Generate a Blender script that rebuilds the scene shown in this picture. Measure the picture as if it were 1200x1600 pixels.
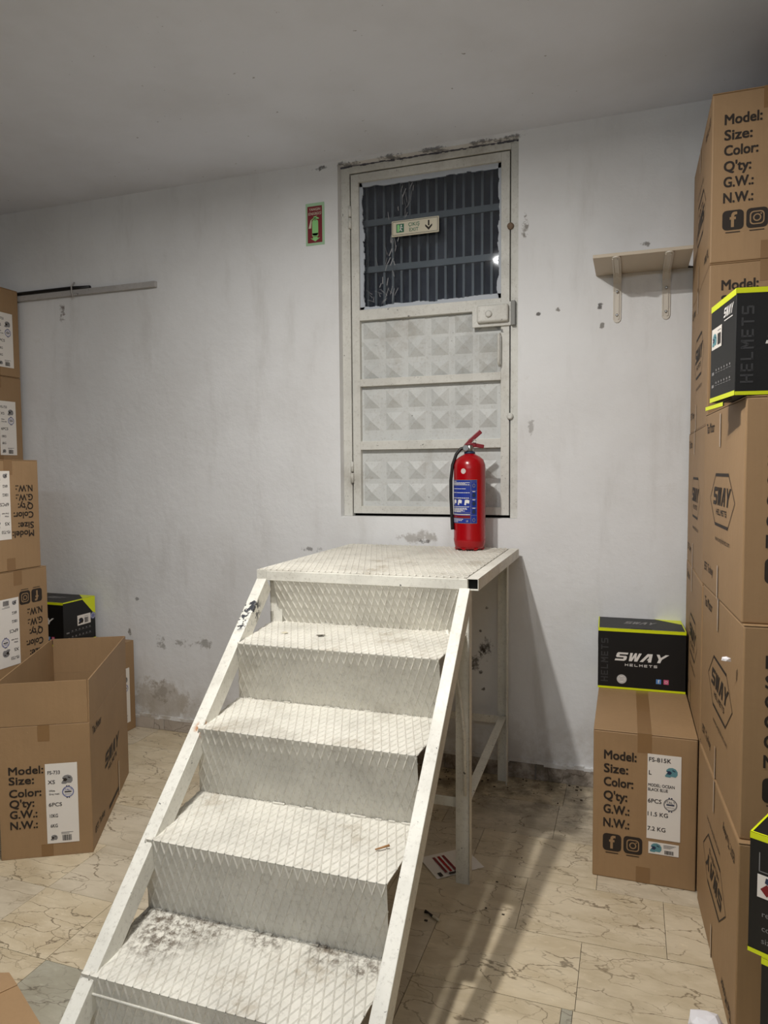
import bpy, bmesh, math, random
from mathutils import Vector, Matrix

for o in list(bpy.data.objects): bpy.data.objects.remove(o)
S = bpy.context.scene
COL = S.collection
R = random.Random(7)

# ---------------------------------------------------------------- camera
YAW, PITCH, ROLL, FPX, CAMD = -0.335, -0.0588, -0.0073, 1110.0, 3.4135
fwd = Vector((math.sin(YAW)*math.cos(PITCH), math.cos(YAW)*math.cos(PITCH), math.sin(PITCH)))
rt = Vector((math.cos(YAW), -math.sin(YAW), 0)); up = rt.cross(fwd)
rt2 = rt*math.cos(ROLL)+up*math.sin(ROLL); up2 = up*math.cos(ROLL)-rt*math.sin(ROLL)
cd = bpy.data.cameras.new('camera'); cam = bpy.data.objects.new('camera', cd); COL.objects.link(cam)
M = Matrix((rt2, up2, -fwd)).transposed().to_4x4(); M.translation = (0, -CAMD, 1.5)
cam.matrix_world = M
cd.sensor_fit = 'HORIZONTAL'; cd.sensor_width = 36; cd.lens = 36*FPX/1200; cd.clip_start = .05
S.camera = cam

# ---------------------------------------------------------------- world, exposure, lamps
w = bpy.data.worlds.new('night'); S.world = w; w.use_nodes = True
w.node_tree.nodes['Background'].inputs[0].default_value = (.02, .03, .055, 1)
w.node_tree.nodes['Background'].inputs[1].default_value = 1.0
S.view_settings.view_transform = 'Standard'; S.view_settings.look = 'None'
S.view_settings.exposure = 0.33; S.view_settings.gamma = 1; S.view_settings.use_curve_mapping = False
LAMPS = [(-1.005, -1.95, 2.985, 42), (-.775, -2.25, 2.985, 12)]
COOL_FILL = (-.35, -4.6, 2.60, 46)
CEIL = 3.067
def lamp_light(x, y, z, e):
    l = bpy.data.lights.new('lamp_bulb', 'AREA'); l.energy = e; l.shape = 'DISK'; l.size = .075; l.color = (1, .965, .915)
    o = bpy.data.objects.new('lamp_bulb', l); COL.objects.link(o); o.location = (x, y, z); return o

# ---------------------------------------------------------------- node helpers
def newmat(name):
    m = bpy.data.materials.new(name); m.use_nodes = True
    nt = m.node_tree; b = nt.nodes['Principled BSDF']; return m, nt, b
def N(nt, t, **k):
    n = nt.nodes.new(t)
    for a, v in k.items():
        if a.startswith('i_'):
            key = a[2:]; key = int(key) if key.isdigit() else key
            n.inputs[key].default_value = v
        else: setattr(n, a, v)
    return n
def link(nt, a, b): nt.links.new(a, b)
def coords(nt, scale=(1, 1, 1), world=False, rnd=False):
    mp = N(nt, 'ShaderNodeMapping'); mp.inputs['Scale'].default_value = scale
    src = N(nt, 'ShaderNodeNewGeometry').outputs['Position'] if world else N(nt, 'ShaderNodeTexCoord').outputs['Object']
    link(nt, src, mp.inputs['Vector'])
    if rnd:
        oi = N(nt, 'ShaderNodeObjectInfo'); mu = N(nt, 'ShaderNodeMath', operation='MULTIPLY'); mu.inputs[1].default_value = 40
        link(nt, oi.outputs['Random'], mu.inputs[0]); link(nt, mu.outputs[0], mp.inputs['Location'])
    return mp.outputs[0]
def noise(nt, vec, scale, detail=4, rough=.55, dist=0):
    n = N(nt, 'ShaderNodeTexNoise'); n.inputs['Scale'].default_value = scale; n.inputs['Detail'].default_value = detail
    n.inputs['Roughness'].default_value = rough; n.inputs['Distortion'].default_value = dist
    link(nt, vec, n.inputs['Vector']); return n.outputs['Fac']
def ramp(nt, fac, a, b, lo=0., hi=1.):
    n = N(nt, 'ShaderNodeMapRange', interpolation_type='SMOOTHSTEP')
    n.inputs['From Min'].default_value = a; n.inputs['From Max'].default_value = b
    n.inputs['To Min'].default_value = lo; n.inputs['To Max'].default_value = hi
    link(nt, fac, n.inputs['Value']); return n.outputs['Result']
def math_(nt, op, a, b=None):
    n = N(nt, 'ShaderNodeMath', operation=op)
    for i, v in enumerate((a, b)):
        if v is None: continue
        if isinstance(v, (int, float)): n.inputs[i].default_value = v
        else: link(nt, v, n.inputs[i])
    n.use_clamp = False
    return n.outputs[0]
def mix(nt, fac, a, b):
    n = N(nt, 'ShaderNodeMix', data_type='RGBA')
    if isinstance(fac, float): n.inputs[0].default_value = fac
    else: link(nt, fac, n.inputs[0])
    for i, v in ((6, a), (7, b)):
        if isinstance(v, tuple): n.inputs[i].default_value = (*v, 1)[:4]
        else: link(nt, v, n.inputs[i])
    return n.outputs[2]
def bump(nt, b, h, strength=.3, dist=.002):
    n = N(nt, 'ShaderNodeBump'); n.inputs['Strength'].default_value = strength; n.inputs['Distance'].default_value = dist
    link(nt, h, n.inputs['Height']); link(nt, n.outputs[0], b.inputs['Normal'])
def srgb(r, g, b):
    f = lambda c: c/12.92 if c <= .04045 else ((c+.055)/1.055)**2.4
    return (f(r/255), f(g/255), f(b/255))
def flat(name, c, rough=.5, metal=0., spec=None, emit=None):
    m, nt, b = newmat(name); b.inputs['Base Color'].default_value = (*c, 1)
    b.inputs['Roughness'].default_value = rough; b.inputs['Metallic'].default_value = metal
    if emit: b.inputs['Emission Color'].default_value = (*c, 1); b.inputs['Emission Strength'].default_value = emit
    return m

def wall_mat():
    m, nt, b = newmat('old_white_plaster'); v = coords(nt, world=True)
    c = mix(nt, ramp(nt, noise(nt, v, 1.3, 5), .35, .7), srgb(226, 227, 228), srgb(215, 215, 215))
    vs = coords(nt, (3, 3, .7), world=True)
    c = mix(nt, ramp(nt, noise(nt, vs, 2.2, 6, .65), .50, .78, 0, .34), c, srgb(180, 177, 172))
    c = mix(nt, ramp(nt, noise(nt, v, 9, 6, .7), .62, .78, 0, .3), c, srgb(186, 180, 168))
    fine = noise(nt, v, 28, 5, .7); mid = noise(nt, v, 14, 5, .7)
    sep = N(nt, 'ShaderNodeSeparateXYZ'); link(nt, v, sep.inputs[0])
    # mottled brown band close to the floor
    low = ramp(nt, sep.outputs[2], .42, .06)
    dn = ramp(nt, noise(nt, v, 5, 6, .7), .38, .62)
    c = mix(nt, math_(nt, 'MULTIPLY', math_(nt, 'MULTIPLY', low, dn), .5), c, srgb(150, 137, 118))
    def spot(x, z, rx, rz, col, th=.5, amt=1., nf=fine, w_=.06):
        nonlocal c
        dx = math_(nt, 'DIVIDE', math_(nt, 'SUBTRACT', sep.outputs[0], x), rx)
        dz = math_(nt, 'DIVIDE', math_(nt, 'SUBTRACT', sep.outputs[2], z), rz)
        d = math_(nt, 'SQRT', math_(nt, 'ADD', math_(nt, 'MULTIPLY', dx, dx), math_(nt, 'MULTIPLY', dz, dz)))
        f = ramp(nt, d, 1.0, .0)                      # 1 in the middle
        g = math_(nt, 'ADD', math_(nt, 'MULTIPLY', f, .42), math_(nt, 'SUBTRACT', nf, .5))
        g = ramp(nt, g, th-.16-w_, th-.16+w_*1.4, 0, amt*.85); c = mix(nt, math_(nt, 'MULTIPLY', g, ramp(nt, d, 1.15, .55)), c, col)
    G = srgb(120, 116, 110); K = srgb(62, 56, 50)
    spot(-2.56, .51, .09, .10, srgb(150, 148, 144), .50, .9); spot(-2.27, .53, .13, .08, srgb(145, 143, 138), .48, .9); spot(-2.42, .52, .24, .08, srgb(150, 148, 144), .56, .9)
    spot(-2.57, .22, .20, .17, srgb(104, 94, 84), .50, .6); spot(-2.58, .17, .35, .22, srgb(160, 148, 130), .34, .6, mid)
    spot(-2.72, .76, .04, .03, K, .50, .7); spot(-2.78, .57, .03, .08, G, .48)
    spot(-1.60, 1.085, .17, .04, K, .54, .7); spot(-1.0, 1.165, .24, .07, srgb(120, 108, 92), .44, .6, mid); spot(-.98, 1.14, .08, .035, K, .47, .8)
    spot(-3.2, 2.44, .05, .16, srgb(110, 100, 95), .5)
    spot(-.42, 2.222, .016, .016, K, .3); spot(-.33, 2.235, .018, .018, G, .3); spot(-.145, 2.235, .03, .035, K, .42); spot(-.135, 2.15, .03, .03, G, .42)
    spot(.05, 2.49, .04, .03, G, .42); spot(-.48, 2.63, .05, .13, srgb(120, 114, 106), .52)
    spot(-.45, 1.7, .04, .12, G, .5, .6)
    for x, z, r in ((-.662, .824, .022), (-.69, .71, .016), (-.672, .605, .045), (-.665, .62, .10), (-.69, .50, .03), (-.675, .42, .022), (-.56, .60, .02), (-.72, .55, .09)):
        spot(x, z, r, r*1.2, srgb(44, 34, 26), .50, .95)
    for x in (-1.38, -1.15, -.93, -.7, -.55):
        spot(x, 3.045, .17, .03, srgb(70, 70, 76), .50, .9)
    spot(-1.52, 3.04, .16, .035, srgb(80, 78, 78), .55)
    link(nt, c, b.inputs['Base Color']); b.inputs['Roughness'].default_value = .75
    bn = math_(nt, 'ADD', noise(nt, v, 22, 6, .65), math_(nt, 'MULTIPLY', noise(nt, v, 3.5, 3), 2.5))
    bump(nt, b, bn, .35, .006); return m
def ceil_mat():
    m, nt, b = newmat('white_ceiling_paint'); v = coords(nt, world=True)
    c = mix(nt, ramp(nt, noise(nt, v, 1.6, 5), .35, .7), srgb(228, 233, 244), srgb(218, 222, 231))
    c = mix(nt, ramp(nt, noise(nt, v, 40, 2), .74, .8, 0, .6), c, srgb(90, 86, 84))
    link(nt, c, b.inputs['Base Color']); b.inputs['Roughness'].default_value = .8
    bump(nt, b, noise(nt, v, 18, 5), .2, .004); return m
def marble_mat(name, c1, c2, cv, ph):
    m, nt, b = newmat(name); v = coords(nt, (1, 2.2, 1), rnd=True)
    d = noise(nt, v, 5, 4, .6)
    c = mix(nt, ramp(nt, d, .35, .68), c1, c2)
    c = mix(nt, ramp(nt, noise(nt, v, 26, 5, .7), .55, .75, 0, .45), c, tuple(min(1, x*1.28) for x in c1))
    wv = N(nt, 'ShaderNodeMix', data_type='VECTOR'); wn = N(nt, 'ShaderNodeTexNoise'); wn.inputs['Scale'].default_value = 7; wn.inputs['Detail'].default_value = 5
    link(nt, v, wn.inputs['Vector']); wv.inputs[0].default_value = .16
    link(nt, v, wv.inputs[4]); link(nt, wn.outputs['Color'], wv.inputs[5])
    vo = N(nt, 'ShaderNodeTexVoronoi', feature='DISTANCE_TO_EDGE'); vo.inputs['Scale'].default_value = 5.2
    link(nt, wv.outputs[1], vo.inputs['Vector'])
    gate = ramp(nt, noise(nt, v, 6, 3), .36, .54)
    vein = math_(nt, 'MULTIPLY', ramp(nt, vo.outputs['Distance'], .018, .003), gate)
    c = mix(nt, math_(nt, 'MULTIPLY', vein, .75), c, cv)
    vo2 = N(nt, 'ShaderNodeTexVoronoi', feature='DISTANCE_TO_EDGE'); vo2.inputs['Scale'].default_value = 13
    link(nt, wv.outputs[1], vo2.inputs['Vector'])
    vein2 = math_(nt, 'MULTIPLY', ramp(nt, vo2.outputs['Distance'], .03, .01), ramp(nt, noise(nt, v, 4, 3), .44, .60))
    c = mix(nt, math_(nt, 'MULTIPLY', vein2, .4), c, cv)
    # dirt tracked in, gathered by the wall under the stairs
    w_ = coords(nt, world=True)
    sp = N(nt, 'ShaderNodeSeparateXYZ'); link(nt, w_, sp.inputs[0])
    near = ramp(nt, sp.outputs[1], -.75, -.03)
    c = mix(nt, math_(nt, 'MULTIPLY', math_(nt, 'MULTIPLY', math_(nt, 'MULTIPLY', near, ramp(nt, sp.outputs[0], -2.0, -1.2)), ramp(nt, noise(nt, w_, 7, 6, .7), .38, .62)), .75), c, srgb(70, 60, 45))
    c = mix(nt, ramp(nt, noise(nt, w_, 2.4, 5, .65), .52, .75, 0, .3), c, srgb(128, 114, 92))
    link(nt, c, b.inputs['Base Color'])
    link(nt, ramp(nt, noise(nt, w_, 6, 4), .3, .7, .28, .5), b.inputs['Roughness'])
    return m
def paint_mat(name, c1, dirt=.35, chip=.0, tread=False):
    m, nt, b = newmat(name); v = coords(nt, world=True)
    c = mix(nt, ramp(nt, noise(nt, v, 6, 5), .4, .7), c1, tuple(x*.86 for x in c1))
    c = mix(nt, ramp(nt, noise(nt, v, 3.2, 6, .7), .52, .72, 0, dirt), c, srgb(150, 142, 128))
    c = mix(nt, ramp(nt, noise(nt, v, 75, 5, .8), .50, .70, 0, .38), c, srgb(140, 132, 118))
    if tread:
        g = math_(nt, 'MULTIPLY', ramp(nt, noise(nt, v, 16, 6, .8), .48, .62), ramp(nt, noise(nt, v, 3.0, 3), .50, .66))
        c = mix(nt, math_(nt, 'MULTIPLY', g, .45), c, srgb(150, 134, 108))
        sp = N(nt, 'ShaderNodeSeparateXYZ'); link(nt, v, sp.inputs[0])
        # grime in the corner of the lowest step
        for x, y, z, r in ((-1.14, -1.93, .29, .13), (-1.2, -1.85, .29, .12), (-1.05, -1.84, .29, .13), (-.88, -1.83, .29, .09), (-.70, -1.83, .29, .09), (-.6, -1.86, .29, .06)):
            d = N(nt, 'ShaderNodeVectorMath', operation='DISTANCE'); link(nt, v, d.inputs[0]); d.inputs[1].default_value = (x, y, z)
            g = math_(nt, 'MULTIPLY', ramp(nt, d.outputs['Value'], r, .02), ramp(nt, noise(nt, v, 38, 6, .8), .42, .62))
            c = mix(nt, math_(nt, 'MULTIPLY', g, .9), c, srgb(92, 80, 66))
    if name == 'white_stair_paint':                        # bare steel where the left stringer is knocked
        for x, y, z, r, col in ((-1.315, -1.165, 1.00, .075, srgb(52, 54, 60)), (-1.31, -1.22, .96, .05, srgb(52, 54, 60)), (-1.25, -1.55, .70, .035, srgb(176, 120, 70))):
            d = N(nt, 'ShaderNodeVectorMath', operation='DISTANCE'); link(nt, v, d.inputs[0]); d.inputs[1].default_value = (x, y, z)
            c = mix(nt, math_(nt, 'MULTIPLY', ramp(nt, d.outputs['Value'], r, r*.5), ramp(nt, noise(nt, v, 38, 4, .7), .50, .55)), c, col)
    if chip:
        c = mix(nt, ramp(nt, noise(nt, v, 34, 4, .75), .70-chip*.1, .73-chip*.1, 0, .9), c, srgb(58, 56, 58))
    link(nt, c, b.inputs['Base Color'])
    link(nt, ramp(nt, noise(nt, v, 9, 3), .3, .7, .42, .62), b.inputs['Roughness'])
    bump(nt, b, noise(nt, v, 60, 4), .25, .0012); return m
def card_mat(name, c1, k=1.):
    m, nt, b = newmat(name); v = coords(nt, (1, 1, 1)); vf = coords(nt, (70, 70, 4), rnd=True)
    oi = N(nt, 'ShaderNodeObjectInfo')
    c = mix(nt, ramp(nt, noise(nt, v, 3, 4), .35, .7), c1, tuple(x*.88 for x in c1))
    c = mix(nt, ramp(nt, noise(nt, vf, 1, 3), .4, .7, 0, .25), c, tuple(x*.8 for x in c1))
    c = mix(nt, math_(nt, 'MULTIPLY', oi.outputs['Random'], .3), c, tuple(x*.8 for x in c1))
    link(nt, c, b.inputs['Base Color']); b.inputs['Roughness'].default_value = .62
    bump(nt, b, math_(nt, 'ADD', noise(nt, v, 9, 3), noise(nt, coords(nt, (1, 1, 1)), 60, 2)), .25, .002); return m
def clear_mat(name, tint, rough, bumpy=0.):
    m, nt, b = newmat(name); b.inputs['Base Color'].default_value = (*tint, 1); b.inputs['Roughness'].default_value = rough
    out = nt.nodes['Material Output']; tr = N(nt, 'ShaderNodeBsdfTransparent'); gl = N(nt, 'ShaderNodeBsdfGlossy'); gl.inputs['Roughness'].default_value = rough
    fr = N(nt, 'ShaderNodeFresnel'); fr.inputs[0].default_value = 1.5; ms = N(nt, 'ShaderNodeMixShader')
    tr.inputs[0].default_value = (*tint, 1)
    link(nt, fr.outputs[0], ms.inputs[0]); link(nt, tr.outputs[0], ms.inputs[1]); link(nt, gl.outputs[0], ms.inputs[2])
    nt.nodes.remove(b)
    if bumpy:
        n = N(nt, 'ShaderNodeBump'); n.inputs['Strength'].default_value = bumpy; n.inputs['Distance'].default_value = .004
        link(nt, noise(nt, coords(nt, world=True), 60, 4), n.inputs['Height']); link(nt, n.outputs[0], gl.inputs['Normal']); link(nt, n.outputs[0], fr.inputs['Normal'])
    return m, nt, ms, out
MAT = {}
MAT['wall'] = wall_mat(); MAT['dimwall'] = flat('far_wall_paint', srgb(128, 120, 110), .8); MAT['ceiling'] = ceil_mat()
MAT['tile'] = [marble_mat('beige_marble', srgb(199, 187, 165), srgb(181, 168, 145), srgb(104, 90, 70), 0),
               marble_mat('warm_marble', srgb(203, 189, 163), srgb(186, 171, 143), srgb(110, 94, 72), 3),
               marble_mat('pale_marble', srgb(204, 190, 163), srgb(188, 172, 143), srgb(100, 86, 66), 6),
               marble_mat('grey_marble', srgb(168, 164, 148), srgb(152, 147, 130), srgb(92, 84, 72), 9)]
MAT['stone'] = marble_mat('skirting_stone', srgb(186, 177, 167), srgb(168, 158, 148), srgb(110, 100, 90), 2)
MAT['paint'] = paint_mat('white_stair_paint', srgb(226, 224, 214), .25, .3)
MAT['plate'] = paint_mat('white_plate_paint', srgb(216, 213, 203), .35, 0, True)
MAT['riser'] = paint_mat('white_riser_paint', srgb(222, 219, 209), .35, 0)
MAT['door'] = paint_mat('greyish_door_paint', srgb(208, 207, 200), .4, .28)
MAT['sheet'] = paint_mat('door_sheet_paint', srgb(200, 202, 200), .5, .1)
MAT['card'] = card_mat('cardboard', srgb(158, 127, 91))
MAT['black'] = flat('black_print_card', srgb(9, 10, 12), .5); MAT['ink'] = flat('ink', srgb(38, 28, 20), .7)
MAT['yellow'] = flat('neon_yellow', srgb(216, 226, 22), .4); MAT['white'] = flat('white_print', srgb(225, 222, 218), .5)
MAT['label'] = flat('label_paper', srgb(226, 220, 212), .5); MAT['grey'] = flat('dark_grey_print', srgb(58, 58, 60), .5)
MAT['midgrey'] = flat('grey_print', srgb(128, 126, 126), .5); MAT['txt'] = flat('label_ink', srgb(48, 44, 46), .6)
MAT['blue'] = flat('blue_print', srgb(28, 50, 140), .4); MAT['fbblue'] = flat('icon_blue', srgb(90, 140, 205), .4); MAT['igpink'] = flat('icon_pink', srgb(210, 90, 130), .4)
MAT['teal'] = flat('teal_print', srgb(90, 140, 148), .5); MAT['navy'] = flat('navy_print', srgb(30, 45, 75), .5); MAT['paleblue'] = flat('badge_blue', srgb(110, 116, 160), .5)
MAT['red'] = flat('red_enamel', srgb(156, 2, 14), .25); MAT['darkred'] = flat('dark_red_plastic', srgb(120, 10, 24), .35)
MAT['rubber'] = flat('black_rubber', srgb(16, 16, 17), .45); MAT['steel'] = flat('steel', srgb(170, 170, 168), .3, 1.); MAT['darksteel'] = flat('grille_steel', srgb(128, 128, 124), .55)
MAT['maroon'] = flat('sign_maroon', srgb(120, 28, 40), .5); MAT['glowgreen'] = flat('sign_green', srgb(140, 205, 130), .5)
MAT['cream'] = flat('sign_cream', srgb(205, 198, 176), .4); MAT['green'] = flat('sign_dark_green', srgb(30, 100, 70), .5)
MAT['hole'] = flat('dark_hollow', srgb(10, 10, 10), .9); MAT['gap'] = flat('black_gap', srgb(12, 11, 10), .9)
MAT['rail'] = paint_mat('rail_paint', srgb(178, 175, 173), .4, .6); MAT['shelf'] = flat('shelf_board', srgb(190, 178, 160), .6)
MAT['bracket'] = flat('bracket_paint', srgb(205, 198, 186), .45); MAT['orange'] = flat('rust', srgb(120, 100, 82), .8)
MAT['paper'] = flat('crumpled_paper', srgb(232, 230, 234), .6); MAT['wood'] = flat('splinter_wood', srgb(160, 118, 74), .7); MAT['leaf'] = flat('dry_leaf', srgb(104, 98, 88), .8)
MAT['tapebrown'] = flat('brown_packing_tape', srgb(134, 102, 66), .3)
_m, _nt, _ms, _o = clear_mat('clear_tape', (.93, .88, .82), .2, .6); link(_nt, _ms.outputs[0], _o.inputs[0]); MAT['cleartape'] = _m; MAT['paletape'] = flat('pale_tape', srgb(186, 164, 140), .3)
# glass pane: clear with dusty haze smears
_m, _nt, _ms, _o = clear_mat('dusty_glass', (.82, .86, .9), .03); _d = N(_nt, 'ShaderNodeBsdfDiffuse'); _d.inputs[0].default_value = (.5, .55, .66, 1)
_v = coords(_nt, world=True); _x = N(_nt, 'ShaderNodeMixShader')
link(_nt, ramp(_nt, noise(_nt, _v, 5, 6, .7), .4, .8, .01, .06), _x.inputs[0]); link(_nt, _ms.outputs[0], _x.inputs[1]); link(_nt, _d.outputs[0], _x.inputs[2]); link(_nt, _x.outputs[0], _o.inputs[0]); MAT['glass'] = _m
MAT['lampglass'] = flat('lamp_opal', (1, .96, .9), .4, emit=6)

# ---------------------------------------------------------------- geometry helpers
class MB:
    def __init__(s): s.bm = bmesh.new()
    def quad(s, *pts, mi=0):
        f = s.bm.faces.new([s.bm.verts.new(p) for p in pts]); f.material_index = mi; return f
    def box(s, x0, y0, z0, x1, y1, z1, mi=0, mtx=None):
        v = [s.bm.verts.new(Vector(p) if mtx is None else mtx @ Vector(p)) for p in
             ((x0, y0, z0), (x1, y0, z0), (x1, y1, z0), (x0, y1, z0), (x0, y0, z1), (x1, y0, z1), (x1, y1, z1), (x0, y1, z1))]
        for i in ((0, 3, 2, 1), (4, 5, 6, 7), (0, 1, 5, 4), (1, 2, 6, 5), (2, 3, 7, 6), (3, 0, 4, 7)):
            s.bm.faces.new([v[j] for j in i]).material_index = mi
        return s
    def beam(s, a, b, w, h, upv=(0, 0, 1), mi=0):
        a, b = Vector(a), Vector(b); d = (b-a); L = d.length; d.normalize(); x = d.cross(Vector(upv)).normalized(); z = x.cross(d)
        m = Matrix((x, d, z)).transposed().to_4x4(); m.translation = a
        return s.box(-w/2, 0, -h/2, w/2, L, h/2, mi, m)
    def tube(s, pts, r, n=10, mi=0, cap=True):
        pts = [Vector(p) for p in pts]; rs = r if isinstance(r, (list, tuple)) else [r]*len(pts); rings = []; pv = None
        for i, p in enumerate(pts):
            d = (pts[min(i+1, len(pts)-1)]-pts[max(i-1, 0)]).normalized()
            if pv is None: pv = d.orthogonal().normalized()
            x = (pv-d*pv.dot(d)).normalized(); pv = x; y = d.cross(x)
            rings.append([s.bm.verts.new(p+(x*math.cos(t)+y*math.sin(t))*rs[i]) for t in (2*math.pi*k/n for k in range(n))])
        for a, b in zip(rings, rings[1:]):
            for k in range(n):
                f = s.bm.faces.new((a[k], a[(k+1) % n], b[(k+1) % n], b[k])); f.smooth = True; f.material_index = mi
        if cap: s.bm.faces.new(rings[0][::-1]).material_index = mi; s.bm.faces.new(rings[-1]).material_index = mi
        return s
    def lathe(s, prof, c=(0, 0, 0), n=40, mi=0):
        rings = []
        for r, z in prof:
            rings.append([s.bm.verts.new((c[0]+r*math.cos(2*math.pi*k/n), c[1]+r*math.sin(2*math.pi*k/n), c[2]+z)) for k in range(n)])
        for a, b in zip(rings, rings[1:]):
            for k in range(n):
                f = s.bm.faces.new((a[k], a[(k+1) % n], b[(k+1) % n], b[k])); f.smooth = True; f.material_index = mi
        s.bm.faces.new(rings[0][::-1]); s.bm.faces.new(rings[-1]); return s
    def build(s, name, mat, parent=None, bevel=0., seg=2, loc=None):
        me = bpy.data.meshes.new(name); 
        bmesh.ops.recalc_face_normals(s.bm, faces=s.bm.faces)
        s.bm.to_mesh(me); s.bm.free()
        for m in (mat if isinstance(mat, list) else [mat]): me.materials.append(MAT[m] if isinstance(m, str) else m)
        o = bpy.data.objects.new(name, me); COL.objects.link(o)
        if parent: o.parent = parent
        if loc: o.location = loc
        if bevel:
            md = o.modifiers.new('bevel', 'BEVEL'); md.width = bevel; md.segments = seg; md.limit_method = 'ANGLE'; md.angle_limit = math.radians(40)
        return o
def tag(o, label=None, cat=None, group=None, kind=None):
    for k, v in (('label', label), ('category', cat), ('group', group), ('kind', kind)):
        if v: o[k] = v
    return o
def thing(name, label, cat, loc=(0, 0, 0), rz=0, group=None, kind=None):
    o = bpy.data.objects.new(name, None); COL.objects.link(o); o.location = loc; o.rotation_euler = (0, 0, rz); o.empty_display_size = .05
    return tag(o, label, cat, group, kind)

_tc = {}
def text2d(s, size, shear, bold, spacing):
    k = (s, shear, bold, spacing)
    if k not in _tc:
        cu = bpy.data.curves.new('t', 'FONT'); cu.body = s; cu.size = 1; cu.shear = shear; cu.offset = bold; cu.space_character = spacing
        cu.resolution_u = 3
        ob = bpy.data.objects.new('t', cu); COL.objects.link(ob); bpy.context.view_layer.update()
        me = bpy.data.meshes.new_from_object(ob.evaluated_get(bpy.context.evaluated_depsgraph_get()))
        _tc[k] = ([tuple(v.co)[:2] for v in me.vertices], [tuple(p.vertices) for p in me.polygons])
        bpy.data.objects.remove(ob); bpy.data.curves.remove(cu); bpy.data.meshes.remove(me)
    return _tc[k]
class Print:                                            # flat print laid on a face
    def __init__(s): s.v = []; s.f = []; s.m = []
    def poly(s, pts, m, lay=0):
        b = len(s.v); s.v += [(x, y, lay) for x, y in pts]; s.f.append((tuple(range(b, b+len(pts))), m)); return s
    def rect(s, a, b, c, d, m, lay=0): return s.poly([(a, b), (c, b), (c, d), (a, d)], m, lay)
    def disc(s, x, y, r, m, lay=0, n=24, sy=1): return s.poly([(x+r*math.cos(2*math.pi*k/n), y+r*sy*math.sin(2*math.pi*k/n)) for k in range(n)], m, lay)
    def ring(s, x, y, r0, r1, m, lay=0, n=28, k0=0, k1=None):
        for k in range(k0, n if k1 is None else k1):
            a, b = 2*math.pi*k/n, 2*math.pi*(k+1)/n
            s.poly([(x+r*math.cos(t), y+r*math.sin(t)) for r, t in ((r0, a), (r1, a), (r1, b), (r0, b))], m, lay)
        return s
    def rrect(s, x0, y0, x1, y1, r, m, lay=0):
        p = []
        for cx, cy, a in ((x1-r, y1-r, 0), (x0+r, y1-r, 90), (x0+r, y0+r, 180), (x1-r, y0+r, 270)):
            p += [(cx+r*math.cos(math.radians(a+t)), cy+r*math.sin(math.radians(a+t))) for t in (0, 30, 60, 90)]
        return s.poly(p, m, lay)
    def line(s, a, b, w, m, lay=0):
        d = Vector((b[0]-a[0], b[1]-a[1])).normalized()*w/2; n = (-d.y, d.x)
        return s.poly([(a[0]+n[0], a[1]+n[1]), (a[0]-n[0], a[1]-n[1]), (b[0]-n[0], b[1]-n[1]), (b[0]+n[0], b[1]+n[1])], m, lay)
    def text(s, t, x, y, size, m='ink', shear=0, bold=0., sx=1., align='L', lay=0, rot=0, spacing=1., width=None):
        bold_ = bold; vs, fs = text2d(t, size, shear, 0., spacing)
        xs = [p[0] for p in vs] or [0]; x0, x1 = min(xs), max(xs)
        if width: sx = width/((x1-x0)*size)
        off = {'L': x0, 'C': (x0+x1)/2, 'R': x1}[align]; c, sn = math.cos(math.radians(rot)), math.sin(math.radians(rot))
        for kk, (ox, oy) in enumerate(((-1, -1), (1, 1), (-1, 1), (1, -1), (0, 0)) if bold_ else ((0, 0),)):
            b = len(s.v)
            for px, py in vs:
                qx, qy = (px-off)*size*sx+ox*bold_*size, py*size+oy*bold_*size; s.v.append((x+c*qx-sn*qy, y+sn*qx+c*qy, lay+kk*.06))
            s.f += [(tuple(i+b for i in f), m) for f in fs]
        return s
    def sway(s, cx, y, w_, h_, m, lay=0):                # wide slanted block lettering
        G = {'S': [[(0, .0), (.86, 0), (1, .14), (1, .5), (.88, .6), (.28, .6), (.28, .78), (1, .78), (1, 1), (.1, 1), (0, .88), (0, .5), (.1, .4), (.72, .4), (.72, .22), (0, .22)]],
             'W': [[(0, 1), (.24, 1), (.27, .38), (.42, 1), (.60, 1), (.68, .38), (.78, 1), (1.02, 1), (.86, 0), (.58, 0), (.50, .5), (.38, 0), (.10, 0)]],
             'A': [[(-.1, 0), (.38, 1), (.82, 1), (.92, 0), (.64, 0), (.62, .22), (.48, .22), (.56, .42), (.60, .42), (.56, .76), (.20, 0)]],
             'Y': [[(0, 1), (.26, 1), (.46, .62), (.80, 1), (1.1, 1), (.60, .42), (.56, 0), (.28, 0), (.32, .42)]]}
        sh_ = .30*h_; u = (w_-sh_)/4.35
        for i, ch in enumerate('SWAY'):
            for g_ in G[ch]: s.poly([(cx-w_/2+i*u*1.12+a*u*.96+b_*sh_, y+b_*h_) for a, b_ in g_], m, lay)
        return s
    def helmets(s, cx, y, w_, h_, m, lay=0, rot=False, th=.22):
        L_ = {'H': [((.1, 0), (.1, 1)), ((.9, 0), (.9, 1)), ((.1, .5), (.9, .5))], 'E': [((.1, 0), (.1, 1)), ((0, .1), (.95, .1)), ((0, .5), (.85, .5)), ((0, .9), (.95, .9))],
              'L': [((.1, 0), (.1, 1)), ((0, .1), (.95, .1))], 'M': [((.08, 0), (.08, 1)), ((.92, 0), (.92, 1)), ((.1, .95), (.5, .4)), ((.5, .4), (.9, .95))],
              'T': [((.5, 0), (.5, 1)), ((0, .9), (1, .9))], 'S': [((0, .1), (.95, .1)), ((.05, .5), (.95, .5)), ((.05, .9), (1, .9)), ((.1, .5), (.1, .9)), ((.9, .1), (.9, .5))]}
        u = w_/7; cw = u*.72
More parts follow.
